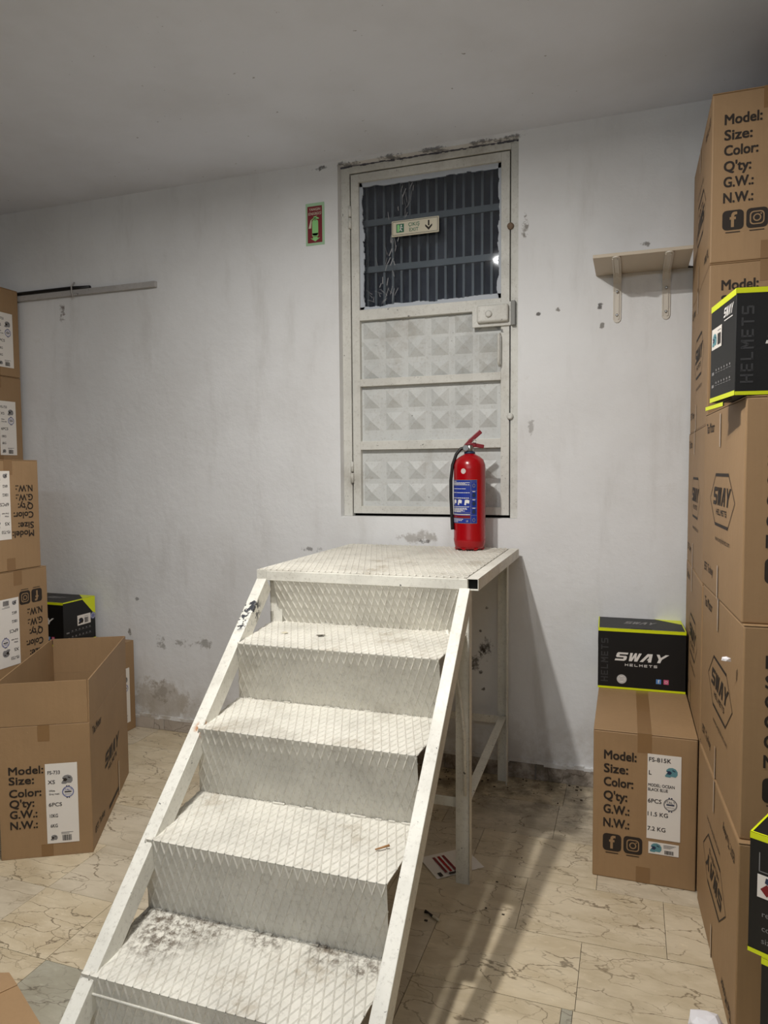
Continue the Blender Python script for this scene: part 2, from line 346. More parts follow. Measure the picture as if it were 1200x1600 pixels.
        for i, ch in enumerate('HELMETS'):
            for (a, b_), (c, d) in L_[ch]:
                P = [(i*u+a*cw, b_*h_), (i*u+c*cw, d*h_)]
                P = [(cx-y_, y+x_) for x_, y_ in P] if rot else [(cx-w_/2+x_, y+y_) for x_, y_ in P]
                s.line(P[0], P[1], th*h_, m, lay)
        return s
    def build(s, name, parent, O, U, V, off=.0006, flip=None, label=None):
        U, V = Vector(U), Vector(V); Nn = U.cross(V); me = bpy.data.meshes.new(name); ms = sorted({m for _, m in s.f})
        vv = []
        for x, y, l in s.v:
            if flip: x, y = flip[0]-x, flip[1]-y
            vv.append(tuple(Vector(O)+U*x+V*y+Nn*(off+l*.0005)))
        me.from_pydata(vv, [], [f for f, _ in s.f])
        for m in ms: me.materials.append(MAT[m])
        for p, (_, m) in zip(me.polygons, s.f): p.material_index = ms.index(m)
        o = bpy.data.objects.new(name, me); COL.objects.link(o); o.parent = parent
        if label: o['label'] = label
        return o
def helmet_icon(p, x, y, w, lay, c1='midgrey', c2='navy'):
    pts = [(0, .12), (.08, .02), (.42, 0), (.5, .1), (.85, .06), (1, .3), (1, .62), (.86, .88), (.6, 1), (.32, .95), (.14, .78), (.1, .6), (.22, .5), (.12, .34)]
    p.poly([(x+a*w, y+b*w*.85) for a, b in pts], c1, lay)
    p.poly([(x+a*w, y+b*w*.85) for a, b in ((.1, .62), (.4, .66), (.56, .5), (.42, .28), (.14, .34), (.24, .48))], c2, lay+1)
    p.poly([(x+a*w, y+b*w*.85) for a, b in ((.62, .8), (.86, .66), (.78, .6), (.56, .72))], c2, lay+1)
def badge(p, x, y, r, lay, c='paleblue', t='txt'):
    p.ring(x, y, r*.82, r, c, lay); p.text('ITALY', x, y+r*.2, r*.55, c, align='C', lay=lay, bold=.02)
    p.rect(x-r*.58, y-.12*r, x+r*.58, y+.1*r, t, lay); p.text('DESIGN', x, y-r*.55, r*.34, c, align='C', lay=lay)
    for a in (-.18, .18): p.disc(x+a*r, y+r*1.05, r*.12, t, lay, 8); p.disc(x+a*r, y-r*1.05, r*.12, t, lay, 8)
def barcode(p, x, y, w, h, lay, m='txt'):
    rr = random.Random(3); u = x
    while u < x+w:
        b = rr.choice((.0012, .002, .003)); p.rect(u, y, min(u+b, x+w), y+h, m, lay); u += b+rr.choice((.001, .0015))
def social(p, x, y, s_, m='ink', bg='card', lay=0):
    p.rrect(x, y, x+s_, y+s_, s_*.2, m, lay); p.text('f', x+s_*.52, y+s_*.16, s_*1.05, bg, align='C', bold=.022, lay=lay+1)
def insta(p, x, y, s_, m='ink', bg='card', lay=0):
    p.rrect(x, y, x+s_, y+s_, s_*.2, m, lay)
    p.rrect(x+s_*.16, y+s_*.16, x+s_*.84, y+s_*.84, s_*.18, bg, lay+1); p.rrect(x+s_*.22, y+s_*.22, x+s_*.78, y+s_*.78, s_*.14, m, lay+2)
    p.ring(x+s_*.5, y+s_*.5, s_*.13, s_*.19, bg, lay+3); p.disc(x+s_*.68, y+s_*.68, s_*.04, bg, lay+3, 8)

# ---------------------------------------------------------------- the room
XL, XR, YB = -9.0, .70, -11.0
TXL, TYB = -5.2, -3.9
DX0, DX1, DZ0, DZ1 = -1.425, -.513, 1.262, 3.046
# back wall with the door opening (reveals come with the thickness)
b = MB(); T = .22
def wallpiece(x0, z0, x1, z1): b.box(x0, 0, z0, x1, T, z1)
wallpiece(XL-.1, 0, DX0, CEIL+.1); wallpiece(DX1, 0, XR+.1, CEIL+.1); wallpiece(DX0, 0, DX1, DZ0); wallpiece(DX0, DZ1, DX1, CEIL+.1)
tag(b.build('wall_back', 'wall'), kind='structure')
tag(MB().box(XL-.1, YB-.1, 0, XL, 0, CEIL+.1).build('wall_left', 'dimwall'), kind='structure')
tag(MB().box(XR, YB-.1, 0, XR+.1, 0, CEIL+.1).build('wall_right', 'dimwall'), kind='structure')
tag(MB().box(XL-.1, YB-.1, 0, XR+.1, YB, CEIL+.1).build('wall_front', 'dimwall'), kind='structure')
tag(MB().box(XL-.1, YB-.1, CEIL, XR+.1, T, CEIL+.1).build('ceiling', 'ceiling'), kind='structure')
fl = tag(MB().box(XL-.1, YB-.1, -.05, XR+.1, .0, -.006).build('floor', 'gap'), kind='structure')
rows = []; y0 = .06
JO = {0: -.10, 1: -.34, 2: -.13, 3: -.135, 4: -.3}
tw = .462; k = -3
ytop = -.855+3*.305
for k in range(-3, 14):
    ya = min(-.855-.305*k, -.001); yb = max(-.855-.305*(k+1), TYB)
    if ya-yb < .01: continue
    ph = JO.get(k+1, R.uniform(-.4, 0)); x = ph-tw*math.ceil((ph-TXL)/tw)
    cuts = []
    while x < XR: cuts.append(x); x += tw
    if k == 2: cuts = sorted(cuts+[-.165, -1.69])
    cuts = [TXL]+[c for c in cuts if TXL+.02 < c < XR-.02]+[XR]
    for a, c in zip(cuts, cuts[1:]):
        g = .0008; cx, cy = (a+c)/2, (ya+yb)/2; hx, hy = (c-a)/2-g, (ya-yb)/2-g; dz = R.uniform(-.0005, .0003)
        mt = MAT['tile'][R.choice((0, 0, 1, 1, 2))]
        if (c-a) < .1 or (abs(cx+1.6) < .25 and abs(cy+1.92) < .16): mt = MAT['tile'][3]
        b = MB().box(-hx, -hy, -.006, hx, hy, dz); o = b.build('tile', mt, fl, loc=(cx, cy, 0))
b = MB().box(XL, YB, -.006, XR, TYB-.001, 0).box(XL, TYB, -.006, TXL-.001, -.001, 0); b.build('marble_field', MAT['tile'][0], fl)
# skirting of stone pieces along the back wall
sk = thing('baseboard_back', None, None, (0, 0, 0), kind='structure'); x = -5.2
for i, wdt in enumerate((.6, .55, .62, .38, .5, .6, .58, .5, .45, .4, .3, .6, .5)):
    x1 = min(x+wdt, XR)
    if x1-x < .03: break
    h = .068+R.uniform(-.004, .006)+(.012 if x > -1.4 else 0)
    MB().box(-(x1-x)/2+.0012, -.012, 0, (x1-x)/2-.0012, 0, h).build('skirting_tile', 'stone', sk, .002, 1, loc=((x+x1)/2, 0, 0)); x = x1
b = MB(); rr = random.Random(5); xx = -5.2
while xx < XR-.05:                                       # ragged paint lip where plaster meets the stone
    x2 = xx+rr.uniform(.03, .08); z0 = (.062 if xx < -1.4 else .074)+rr.uniform(-.008, .006); b.box(xx, -.0135, z0, min(x2, XR), 0, z0+rr.uniform(.012, .02)); xx = x2
b.build('plaster_lip', 'wall', sk)

# ---------------------------------------------------------------- ceiling lamps, added fill light
for i, (x, y, z, e) in enumerate(LAMPS):
    t = thing('ceiling_lamp', ['round surface mounted ceiling lamp nearer the left, above the stairs', 'round surface mounted ceiling lamp nearer the right, above the stairs'][i], 'lamp', (x, y, CEIL))
    MB().lathe([(.060, -.078), (.072, -.074), (.075, -.06), (.075, 0)]).build('lamp_housing', 'bracket', t)
    L = lamp_light(x, y, z, e); L.parent = t; L.location = (0, 0, z-CEIL)
    MB().lathe([(.055, -.0805), (.057, -.078)]).build('lamp_diffuser', 'lampglass', t)

cx_, cy_, cz_, ce_ = COOL_FILL  # unseen cool fill, added to brighten the ceiling and risers
t = thing('fill_light', 'added cool fill light hung behind the viewer, out of view', 'lamp', (cx_, cy_, CEIL))
for x in (-.7, .7): MB().tube([(x, 0, 0), (x, 0, cz_-CEIL+.05)], .004, 6).build('fill_hanger', 'rubber', t)
MB().box(-.95, -.02, cz_-CEIL+.022, .95, .02, cz_-CEIL+.05).build('fill_batten', 'white', t)
for k in range(6):
    l = bpy.data.lights.new('fill_glow', 'POINT'); l.energy = ce_/6; l.shadow_soft_size = .05; l.color = (.86, .93, 1)
    o = bpy.data.objects.new('fill_glow', l); COL.objects.link(o); o.parent = t; o.location = (-.9+.36*k, 0, cz_-CEIL-.04)
# ---------------------------------------------------------------- door
dr = thing('door_1', None, None, (0, 0, 0), kind='structure')
b = MB(); y0, y1 = .045, .085
b.box(DX0, y0, DZ0, DX0+.047, y1, DZ1); b.box(DX1-.042, y0, DZ0, DX1, y1, DZ1); b.box(DX0+.047, y0, 3.010, DX1-.042, y1, DZ1)
b.build('door_frame', 'door', dr, .002)
MB().box(DX0+.01, .088, DZ0, DX1-.01, .092, DZ0+.03).build('threshold_gap', 'gap', dr)
lx0, lx1, lz0, lz1 = -1.372, -.561, 1.276, 3.004
b = MB(); y0, y1 = .047, .085
b.box(lx0, y0, lz0, -1.330, y1, lz1).box(-.602, y0, lz0, lx1, y1, lz1)
for a, c in ((2.962, lz1), (2.268, 2.322), (1.932, 1.970), (1.606, 1.650), (lz0, 1.314)): b.box(-1.330, y0, a, -.602, y1, c)
b.build('leaf_frame', 'door', dr, .0015)
def pyramids(z0, z1, rows):
    b = MB(); x0, x1 = -1.330, -.602; yb = .076; pitch = (x1-x0)/6
    hp = .045
    zs = [z0]
    b2 = []
    for r in sorted(rows): b2 += [(max(z0, r-hp), min(z1, r+hp), r)]
    zc = z0
    for (za, zb, r) in b2:
        if za > zc: b.quad((x0, yb, zc), (x1, yb, zc), (x1, yb, za), (x0, yb, za))
        for i in range(6):
            cx = x0+pitch*(i+.5)-.006; a, c = cx-hp, cx+hp
            b.quad((x0+pitch*i, yb, za), (a, yb, za), (a, yb, zb), (x0+pitch*i, yb, zb)); b.quad((c, yb, za), (x0+pitch*(i+1), yb, za), (x0+pitch*(i+1), yb, zb), (c, yb, zb))
            A, B, C_, D = (a, yb, za), (c, yb, za), (c, yb, zb), (a, yb, zb)
            if zb-za > .07:
                P = (cx, yb-.020, (za+zb)/2)
                for q, w_ in ((A, B), (B, C_), (C_, D), (D, A)):
                    f = b.bm.faces.new([b.bm.verts.new(v) for v in (q, w_, P)])
            else:                                        # pyramid cut off by the rail
                t_ = (zb-za)/(2*hp); P = (cx, yb-.018*min(1, 2*t_), za)
                E1 = (a+.0, yb, zb)
                for q in ((D, A, P), (P, B, C_), (D, P, C_)):
                    b.bm.faces.new([b.bm.verts.new(v) for v in q])
        zc = zb
    if zc < z1: b.quad((x0, yb, zc), (x1, yb, zc), (x1, yb, z1), (x0, yb, z1))
    return b
pyramids(1.970, 2.268, [2.222, 2.117, 2.0]).build('embossed_panel', 'sheet', dr)
pyramids(1.650, 1.932, [1.865, 1.752]).build('embossed_panel', 'sheet', dr)
pyramids(1.314, 1.606, [1.500, 1.385]).build('embossed_panel', 'sheet', dr)
b = MB(); rr = random.Random(11)                          # smeared putty round the pane
for (ax, az, bx, bz) in ((-1.330, 2.322, -.602, 2.322), (-1.330, 2.962, -.602, 2.962), (-1.330, 2.322, -1.330, 2.962), (-.602, 2.322, -.602, 2.962)):
    n = 64; wd = .018; sg = 1 if (az < 2.5 if az == bz else ax < -1) else -1
    for i in range(n):
        t0, t1 = i/n, (i+1)/n; wd = min(.026, max(.010, abs(wd)+rr.gauss(0, .0022)))*sg
        if az == bz: b.box(min(ax+(bx-ax)*t0, 9), .062, min(az, az+wd), ax+(bx-ax)*t1, .072, max(az, az+wd))
        else: b.box(min(ax, ax+wd), .062, az+(bz-az)*t0, max(ax, ax+wd), .0721, az+(bz-az)*t1)
b.build('window_putty', flat('putty', srgb(176, 182, 190), .6), dr)
gl = MB().box(-.364, -.002, -.32, .364, .002, .32).build('glass_pane', 'glass', dr, loc=(-.966, .076, 2.642)); gl.rotation_euler = (math.radians(1.5), 0, math.radians(-.6))
gl.scale = (1, 1, 1)
b = MB()                                                  # crazed tape smears on the pane
for i in range(44):
    u = rr.random(); zc = 2.36+.56*u; xc = -1.215+.20*(u-.2)+rr.gauss(0, .028)-(.05 if u < .12 else 0)
    if 2.66 < zc < 2.76: continue
    a = rr.uniform(.9, 1.9); L_ = rr.uniform(.012, .05); w_ = rr.uniform(.0012, .005)
    dx, dz = math.cos(a)*L_, math.sin(a)*L_
    b.quad((xc, .0665, zc), (xc+w_, .0665, zc-.002), (xc+dx+w_, .0640, zc+dz), (xc+dx, .0652, zc+dz+.002))
for i in range(16):
    xc, zc = -1.27+rr.random()*.13, 2.345+rr.random()*.06; a = rr.random()*3.1; L_ = rr.uniform(.02, .05)
    b.quad((xc, .066, zc), (xc+.003, .066, zc+.001), (xc+math.cos(a)*L_+.002, .064, zc+abs(math.sin(a))*L_), (xc+math.cos(a)*L_, .065, zc+abs(math.sin(a))*L_+.003))
b.build('tape_residue', flat('tape_residue', srgb(150, 150, 152), .15), dr, )['label'] = 'crinkled clear tape streaks on the pane'
lk = MB().box(-.714, .012, 2.205, -.562, .047, 2.288).build('door_lock', 'door', dr, .010, 3)
b = MB(); b.lathe([(.016, 0), (.016, .006), (.010, .008)], n=20); o = b.build('keyhole_cover', 'door', lk, loc=(-.655, .012, 2.243)); o.rotation_euler = (math.pi/2, 0, 0)
MB().box(-.740, .036, 2.188, -.552, .047, 2.30).build('lock_plate', 'door', dr, .002)
MB().box(-.551, .020, 2.185, -.530, .046, 2.30).build('lock_strike', 'darksteel', dr, .002)
MB().tube([(-.607, .047, 2.000), (-.607, .022, 2.006), (-.607, .018, 2.02), (-.607, .018, 2.13), (-.607, .022, 2.144), (-.607, .047, 2.150)], .0065).build('door_handle', 'door', dr)
for z in (2.79, 1.49):
    b = MB(); b.tube([(-1.376, .040, z-.055), (-1.376, .040, z-.003)], .009).tube([(-1.376, .040, z+.003), (-1.376, .040, z+.055)], .0085); b.build('hinge', 'door', dr)
for z in (2.652, 1.755):
    b = MB(); b.lathe([(.016, 0), (.016, .01), (.009, .016)], n=14); o = b.build('latch_stub', 'orange' if z > 2 else 'door', dr, loc=(-.556, .046, z)); o.rotation_euler = (math.pi/2, 0, 0)
# ragged black crack round the frame
b = MB()
for i in range(60):
    x = DX0+(DX1-DX0)*i/60; b.box(x, .034+rr.uniform(0, .01), DZ1-rr.uniform(.001, .007), x+.017, .046, DZ1)
b.build('cracked_mortar', flat('dark_mortar', srgb(84, 84, 92), .9), dr)
# grille outside the pane
g = thing('security_grille', 'grey metal bar grille seen through the upper glass of the door', 'grille', (-.969, .17, 2.25))
x = -1.375
while x < -.56:
    MB().box(x+.969-.006, -.006, 0, x+.969+.006, .006, .80).build('grille_bar', 'darksteel', g); x += .0470
for z in (2.79, 2.551): MB().box(-.44, -.018, z-2.25-.016, .44, -.0065, z-2.25+.016).build('grille_rail', 'darksteel', g)
MB().box(-.45, .02, -.02, .45, .03, .80).build('night_backdrop', flat('night_blue_backdrop', srgb(20, 25, 42), .9), g)  # dark sheet standing in for the night darkness behind the grille

# signs
sg = thing('exit_sign', 'cream exit sign with running man and down arrow on door glass', 'sign', (-1.032, .054, 2.709), 0)
MB().box(-.123, -.004, -.039, .123, .004, .039).build('sign_plate', 'cream', sg, .006, 3)
p = Print(); O = (-.123, -.004, -.039)
for q in ((.006, .006, .24, .008), (.006, .070, .24, .072), (.006, .006, .008, .072), (.238, .006, .240, .072)): p.rect(*q, 'txt')
p.rect(.026, .018, .066, .060, 'green'); p.rect(.031, .022, .043, .056, 'glowgreen', 1)
p.disc(.052, .052, .004, 'white', 1, 10); p.line((.052, .047), (.048, .034), .005, 'white', 1); p.line((.048, .034), (.056, .024), .004, 'white', 1); p.line((.048, .034), (.040, .024), .004, 'white', 1); p.line((.045, .045), (.060, .040), .003, 'white', 1)
p.text('ÇIKIŞ', .118, .044, .024, 'green', align='C', bold=.01); p.text('EXIT', .118, .018, .024, 'green', align='C', bold=.01)
p.rect(.190, .036, .198, .062, 'ink'); p.poly([(.194, .014), (.212, .034), (.212, .044), (.194, .028), (.176, .044), (.176, .034)], 'ink')
p.build('printed_text', sg, O, (1, 0, 0), (0, 0, 1))
fs = thing('fire_sign', 'maroon and green fire extinguisher sign on the wall left of the door', 'sign', (-1.551, 0, 2.765))
MB().box(-.052, -.003, -.106, .052, -.0002, .106).build('sign_plate', flat('sign_pale_green', srgb(160, 196, 160), .5), fs)
p = Print(); p.rect(.010, .012, .092, .196, 'maroon'); 
p.text('YANGIN', .051, .174, .018, 'cream', align='C', width=.062, lay=1, bold=.01); p.text('SÖNDÜRÜCÜ', .051, .152, .018, 'cream', align='C', width=.072, lay=1, bold=.01)
p.rrect(.036, .048, .070, .128, .012, 'glowgreen', 1); p.rect(.036, .045, .070, .060, 'glowgreen', 1); p.rect(.047, .125, .058, .138, 'glowgreen', 1); p.poly([(.044, .134), (.074, .130), (.074, .135), (.058, .142), (.066, .147), (.044, .143)], 'glowgreen', 1)
p.line((.046, .136), (.030, .126), .004, 'glowgreen', 1); p.poly([(.028, .128), (.034, .126), (.030, .086), (.016, .086)], 'cream', 1)
p.poly([(.040, .042), (.066, .042), (.066, .034), (.080, .036), (.053, .018), (.026, .036), (.040, .034)], 'glowgreen', 1)
p.build('printed_text', fs, (-.052, -.003, -.106), (1, 0, 0), (0, 0, 1))

# ---------------------------------------------------------------- wall rail, shelf
rl = thing('wall_rail', 'chipped white trunking along the upper left wall with a dark cable', 'rail', (-3.4, 0, 2.55))
MB().box(-.95, -.022, -.018, .876, 0, .016).build('trunking', 'rail', rl, .004)
MB().tube([(-.95, -.020, .028), (0, -.020, .026), (.30, -.020, .026), (.42, -.012, .022)], .011, 8).build('cable', 'rubber', rl)
MB().tube([(.305, -.024, -.03), (.305, -.034, 0), (.305, -.034, .035), (.305, -.01, .06)], .004, 6).build('tie', 'rail', rl)
sh = thing('wall_shelf', 'small beige board shelf on two brackets high on the right wall', 'shelf', (.03, 0, 2.37))
MB().box(-.192, -.29, 0, .192, -.002, .014).build('shelf_board', 'shelf', sh, .001, 1)
for x in (-.100, .105):
    b = MB(); wv = .02
    pr = [(-.275, -.003), (-.055, -.006), (-.030, -.016), (-.010, -.042), (-.0035, -.075), (-.003, -.195)]
    for (ya, za), (yb, zb) in zip(pr, pr[1:]):
        b.beam((x, ya, za), (x, yb, zb), wv*2*.86, .004, (0, 1, .3)); b.beam((x-.014, ya-.002, za-.004), (x-.014, yb-.002, zb-.004), .004, .004, (0, 1, .3)); b.beam((x+.006, ya-.003, za-.005), (x+.006, yb-.003, zb-.005), .006, .006, (0, 1, .3))
    m_ = Matrix.Rotation(math.pi/2, 4, 'X'); 
    for (cy_, cz_, ax) in ((-.275, -.003, 0), (-.003, -.195, 1)):
        for k_ in range(10):
            a0, a1 = math.pi*k_/10, math.pi*(k_+1)/10; P_ = []
            for a_ in (a0, a1): P_.append((x+wv*.86*math.cos(a_), -.02*math.sin(a_)))
            P_ = [(px_, cy_+q_, cz_) if not ax else (px_, cy_, cz_+q_) for px_, q_ in P_]; c_ = (x, cy_, cz_); n_ = Vector((0, 0, -.002)) if not ax else Vector((0, -.002, 0))
            for sg_ in (1, -1): b.quad(*[tuple(Vector(q_)+n_*sg_) for q_ in (c_, P_[0], P_[1], P_[1])][:3])
            b.quad(*[tuple(Vector(q_)+n_*k2) for q_, k2 in ((P_[0], 1), (P_[1], 1), (P_[1], -1), (P_[0], -1))])
    br = b.build('bracket', 'bracket', sh)
    for (yy, zz) in ((-.004, -.182), (-.010, -.08)):
        q = MB(); q.lathe([(.006, 0), (.006, .003), (.003, .005)], n=10); q = q.build('screw', 'steel', br, loc=(x, yy-.004, zz)); q.rotation_euler = (math.pi/2, 0, 0)
tag(MB().tube([(.222, -.006, 2.372), (.36, -.006, 2.366), (.60, -.006, 2.362)], .0035, 6).build('wall_cable', 'rubber'), 'thin dark cable running from the wall shelf behind the carton stack', 'cable')

# ---------------------------------------------------------------- steel stairs with platform
SX, SY, PSI = -1.3494, -1.0227, .0078
st = thing('steel_staircase', 'white painted diamond plate steel stairs with platform below the door', 'staircase', (SX, SY, 0), PSI)
HP = 1.124; W = .858; DEP = .975
def ribs(b, P00, P10, P11, P01, Wm, Lm, v0=0., hgt=.0030, wd=.0056, pitch=.025, k=.35):
    P00, P10, P11, P01 = map(Vector, (P00, P10, P11, P01)); nrm = (P10-P00).cross(P01-P00).normalized()
    def pt(u, v): s_, t_ = u/Wm, v/Lm; return P00*(1-s_)*(1-t_)+P10*s_*(1-t_)+P11*s_*t_+P01*(1-s_)*t_
    for sgn in (1, -1):
        n0 = int(-(Lm+v0)*k/pitch)-2; n1 = int((Wm+(Lm+v0)*k)/pitch)+2
        for n in range(n0, n1):
            c = n*pitch; lo, hi = 0., Lm           # u = c + sgn*k*(v+v0)
            for bound, side in ((0., 1), (Wm, -1)):
                vb = (bound-c)/(sgn*k)-v0
                if (sgn > 0) == (side > 0): lo = max(lo, vb)
                else: hi = min(hi, vb)
            if hi-lo < .004: continue
            A, B = pt(c+sgn*k*(lo+v0), lo), pt(c+sgn*k*(hi+v0), hi); d = (B-A).normalized(); s_ = d.cross(nrm)*wd/2
            v = [b.bm.verts.new(q) for q in (A-s_, A+nrm*hgt, A+s_, B-s_, B+nrm*hgt, B+s_)]
            b.bm.faces.new((v[0], v[3], v[4], v[1])); b.bm.faces.new((v[1], v[4], v[5], v[2]))
def plate(b, a, c, d, e, th=.003):                      # thin plate, top corners a c d e counter-clockwise
    a, c, d, e = map(Vector, (a, c, d, e)); n = (c-a).cross(e-a).normalized()*th; lo = [q-n for q in (a, c, d, e)]; up_ = [a, c, d, e]
    V = [b.bm.verts.new(q) for q in lo+up_]
    for i in ((0, 3, 2, 1), (4, 5, 6, 7), (0, 1, 5, 4), (1, 2, 6, 5), (2, 3, 7, 6), (3, 0, 4, 7)): b.bm.faces.new([V[j] for j in i])
# platform
b = MB(); a = [(.008, .004, HP), (W-.046, .004, HP), (W-.046, DEP, HP), (.008, DEP, HP)]; plate(b, *a); ribs(b, *a, W-.054, DEP-.004); b.build('platform_plate', 'plate', st)
b = MB(); th = .0025
for (x0, x1) in ((0, .04), (W-.041, W)):                 # hollow side tubes, open towards the camera
    b = MB(); y0, y1, z0, z1 = (-.004 if x0 else .0), DEP+.0, HP-.0405, HP+.0005
    b.box(x0, y0, z0, x1, y1, z0+th).box(x0, y0, z1-th, x1, y1, z1).box(x0, y0, z0+th, x0+th, y1, z1-th).box(x1-th, y0, z0+th, x1, y1, z1-th)
    t_ = b.build('platform_beam', 'paint', st)
    MB().box(x0+th, y0+.02 if x0 else y0, z0+th, x1-th, y0+.024, z1-th).build('tube_hollow' if x0 else 'tube_cap', 'hole' if x0 else 'paint', t_)
MB().box(.04, 0, HP-.04, W-.041, .035, HP-.003).build('platform_beam', 'paint', st, .0015)
MB().box(.04, DEP-.04, HP-.04, W-.041, DEP, HP-.003).build('platform_beam', 'paint', st)
# steps: nosing y, z, left x, back y of the riser below the tread above
NO = [(-.300, .915, .088), (-.547, .707, .088), (-.815, .491, .091), (-1.074, .288, .097), (-1.335, .080, .10)]
BK = [(.068, .030), (-.242, .056), (-.513, .067), (-.800, .084), (-1.062, .09)]
XR_ = .792
def riser(top, bot, xl, xr, fold=False, xb=None):
    b = MB(); (y0, z0), (y1, z1) = top, bot
    a = [(xb or xl, y1, z1), (xr, y1, z1), (xr, y0, z0), (xl, y0, z0)]; L_ = math.hypot(y0-y1, z0-z1)
    plate(b, *a); ribs(b, *a, xr-xl, L_, .01)
    if fold: b.tube([(xl, y0-.006, z0-.038), ((xl+xr)/2, y0-.007, z0-.040), (xr, y0-.006, z0-.038)], .0035, 6)
    return b.build('riser', 'riser', st)
riser((.002, HP-.038), (BK[0][0], .915), .068, .80)
for i, ((ny, nz, nl), (by, bl)) in enumerate(zip(NO, BK)):
    b = MB(); a = [(nl, ny, nz), (XR_, ny, nz), (.805, by, nz), (bl, by, nz)]; L_ = by-ny
    plate(b, *a); ribs(b, *a, XR_-nl, L_, 0)
    rr = random.Random(i)
    for k in range(22):                                   # paint lumps and weld beads along the back of the tread
        xx = bl+.02+(XR_-bl-.04)*rr.random(); s_ = rr.uniform(.003, .009); b.box(xx, by-s_*1.2, nz, xx+s_*2.5, by, nz+s_*.6)
    b.build('tread', 'plate', st, .0)
    if i < 4: riser((ny, nz-.001), (BK[i+1][0], NO[i+1][1]), nl, XR_, i == 3, BK[i+1][1])
    else: riser((ny, nz-.001), (ny+.01, .002), nl, XR_)
# stringers
def stringer(xt, xb, w_):
    b = MB(); A = Vector((xt, -.034, 1.096)); B = Vector((xb, -1.061, .290)); d = (B-A); E = A+d*((A.z-.03)/(A.z-B.z))
    nn = Vector((0, -.785, 1)).normalized(); h_ = .06; A2, E2 = A-nn*h_/2, E-nn*h_/2
    b.beam(A2, E2, w_, h_, nn); return b.build('stringer', 'paint', st, .002)
stringer(.038, .112, .040); stringer(.816, .841, .037)
for x in (.14, .86): MB().box(x-.03, -1.50, 0, x+.03, -1.40, .006).build('foot_plate', 'paint', st)
# legs of angle iron
for (x, y, sx_) in ((.79, .05, 1), (.79, .945, 1), (.055, .05, -1), (.055, .945, -1)):
    b = MB(); x0 = x-.025; b.box(x0, y-.002, 0, x0+.05, y+.002, HP-.042)
    xa = x0+.05-.004 if sx_ > 0 else x0
    b.box(xa, y-.002, 0, xa+.004, y+.04 if y < .5 else y+.002, HP-.042) if y < .5 else b.box(xa, y-.045, 0, xa+.004, y, HP-.042)
    b.build('leg', 'paint', st)
for a, c, w_, h_ in (((.79, .06, .28), (.79, .94, .318), .035, .006), ((.055, .06, .29), (.055, .94, .31), .035, .006), ((.06, .93, .305), (.78, .93, .305), .006, .035), ((.06, .07, .29), (.78, .07, .29), .006, .035)):
    MB().beam(a, c, w_, h_).build('brace', 'paint', st, .001)
MB().tube([(.735, .04, .93), (.765, .035, .80), (.785, .03, .70), (.800, .03, .56), (.803, .03, .34)], .006, 6).build('bent_strip', 'paint', st)
MB().beam((.085, -1.22, .15), (.055, -1.30, .20), .04, .004).build('tab', 'paint', st)
MB().tube([(.09, -1.215, .17), (.085, -1.235, .21), (.10, -1.225, .165), (.115, -1.22, .14)], .003, 6).build('tie', 'rubber', st)

# ---------------------------------------------------------------- fire extinguisher
ex = thing('fire_extinguisher', 'red fire extinguisher with blue label standing on the platform', 'fire extinguisher', (-.712, -.150, HP+.007))
RR = .0735
MB().lathe([(.055, .0), (.067, .004), (.070, .018), (RR, .034), (RR+.0012, .046), (RR, .05), (RR, .37), (RR*.98, .392), (RR*.86, .415), (RR*.62, .430), (.030, .438), (.022, .444)], n=56).build('tank', 'red', ex)
b = MB()
for k in range(7):
    a = 2*math.pi*k/7; b.tube([(math.cos(a)*.052, math.sin(a)*.052, .001), (math.cos(a)*.062, math.sin(a)*.062, .012)], [.012, .014], 8)
b.build('foot_ring', 'red', ex)
MB().lathe([(.024, .440), (.026, .446), (.024, .452)], n=24).build('collar', 'navy', ex)
MB().lathe([(.017, .452), (.019, .456), (.019, .478), (.013, .484)], n=20).build('valve', 'steel', ex)
cdir = Vector((.712, -3.26, 0)).normalized(); sd = Vector((-cdir.y, cdir.x, 0)); sd = -sd if sd.x < 0 else sd   # towards camera / to its right
def EX(r_, f_, z): return sd*r_+cdir*f_+Vector((0, 0, z))
q = MB(); q.lathe([(.014, 0), (.015, .012), (.012, .016)], n=20); q = q.build('pressure_gauge', 'steel', ex, loc=EX(-.018, .014, .468)); q.rotation_euler = (math.pi/2, 0, math.atan2(cdir.x, -cdir.y))
MB().beam(EX(-.020, 0, .476), EX(.004, 0, .502), .020, .012, cdir).beam(EX(-.002, 0, .498), EX(.052, 0, .546), .020, .010, cdir).build('lever', 'darkred', ex, .003)
MB().beam(EX(-.012, 0, .480), EX(.030, 0, .484), .022, .016, cdir).beam(EX(.028, 0, .482), EX(.066, 0, .474), .018, .010, cdir).build('carry_handle', 'darkred', ex, .003)
MB().tube([EX(.022+.008*math.cos(t), .012, .500+.008*math.sin(t)) for t in (k*math.pi/5 for k in range(11))], .0012, 5).build('safety_pin', 'steel', ex)
MB().tube([EX(-.018, .0, .470), EX(-.040, .0, .466), EX(-.062, .0, .440), EX(-.079, .004, .39), EX(-.087, .006, .32), EX(-.087, .006, .24), EX(-.083, .008, .16), EX(-.078, .018, .09)], [.008]*7+[.010], 10).build('hose', 'rubber', ex)
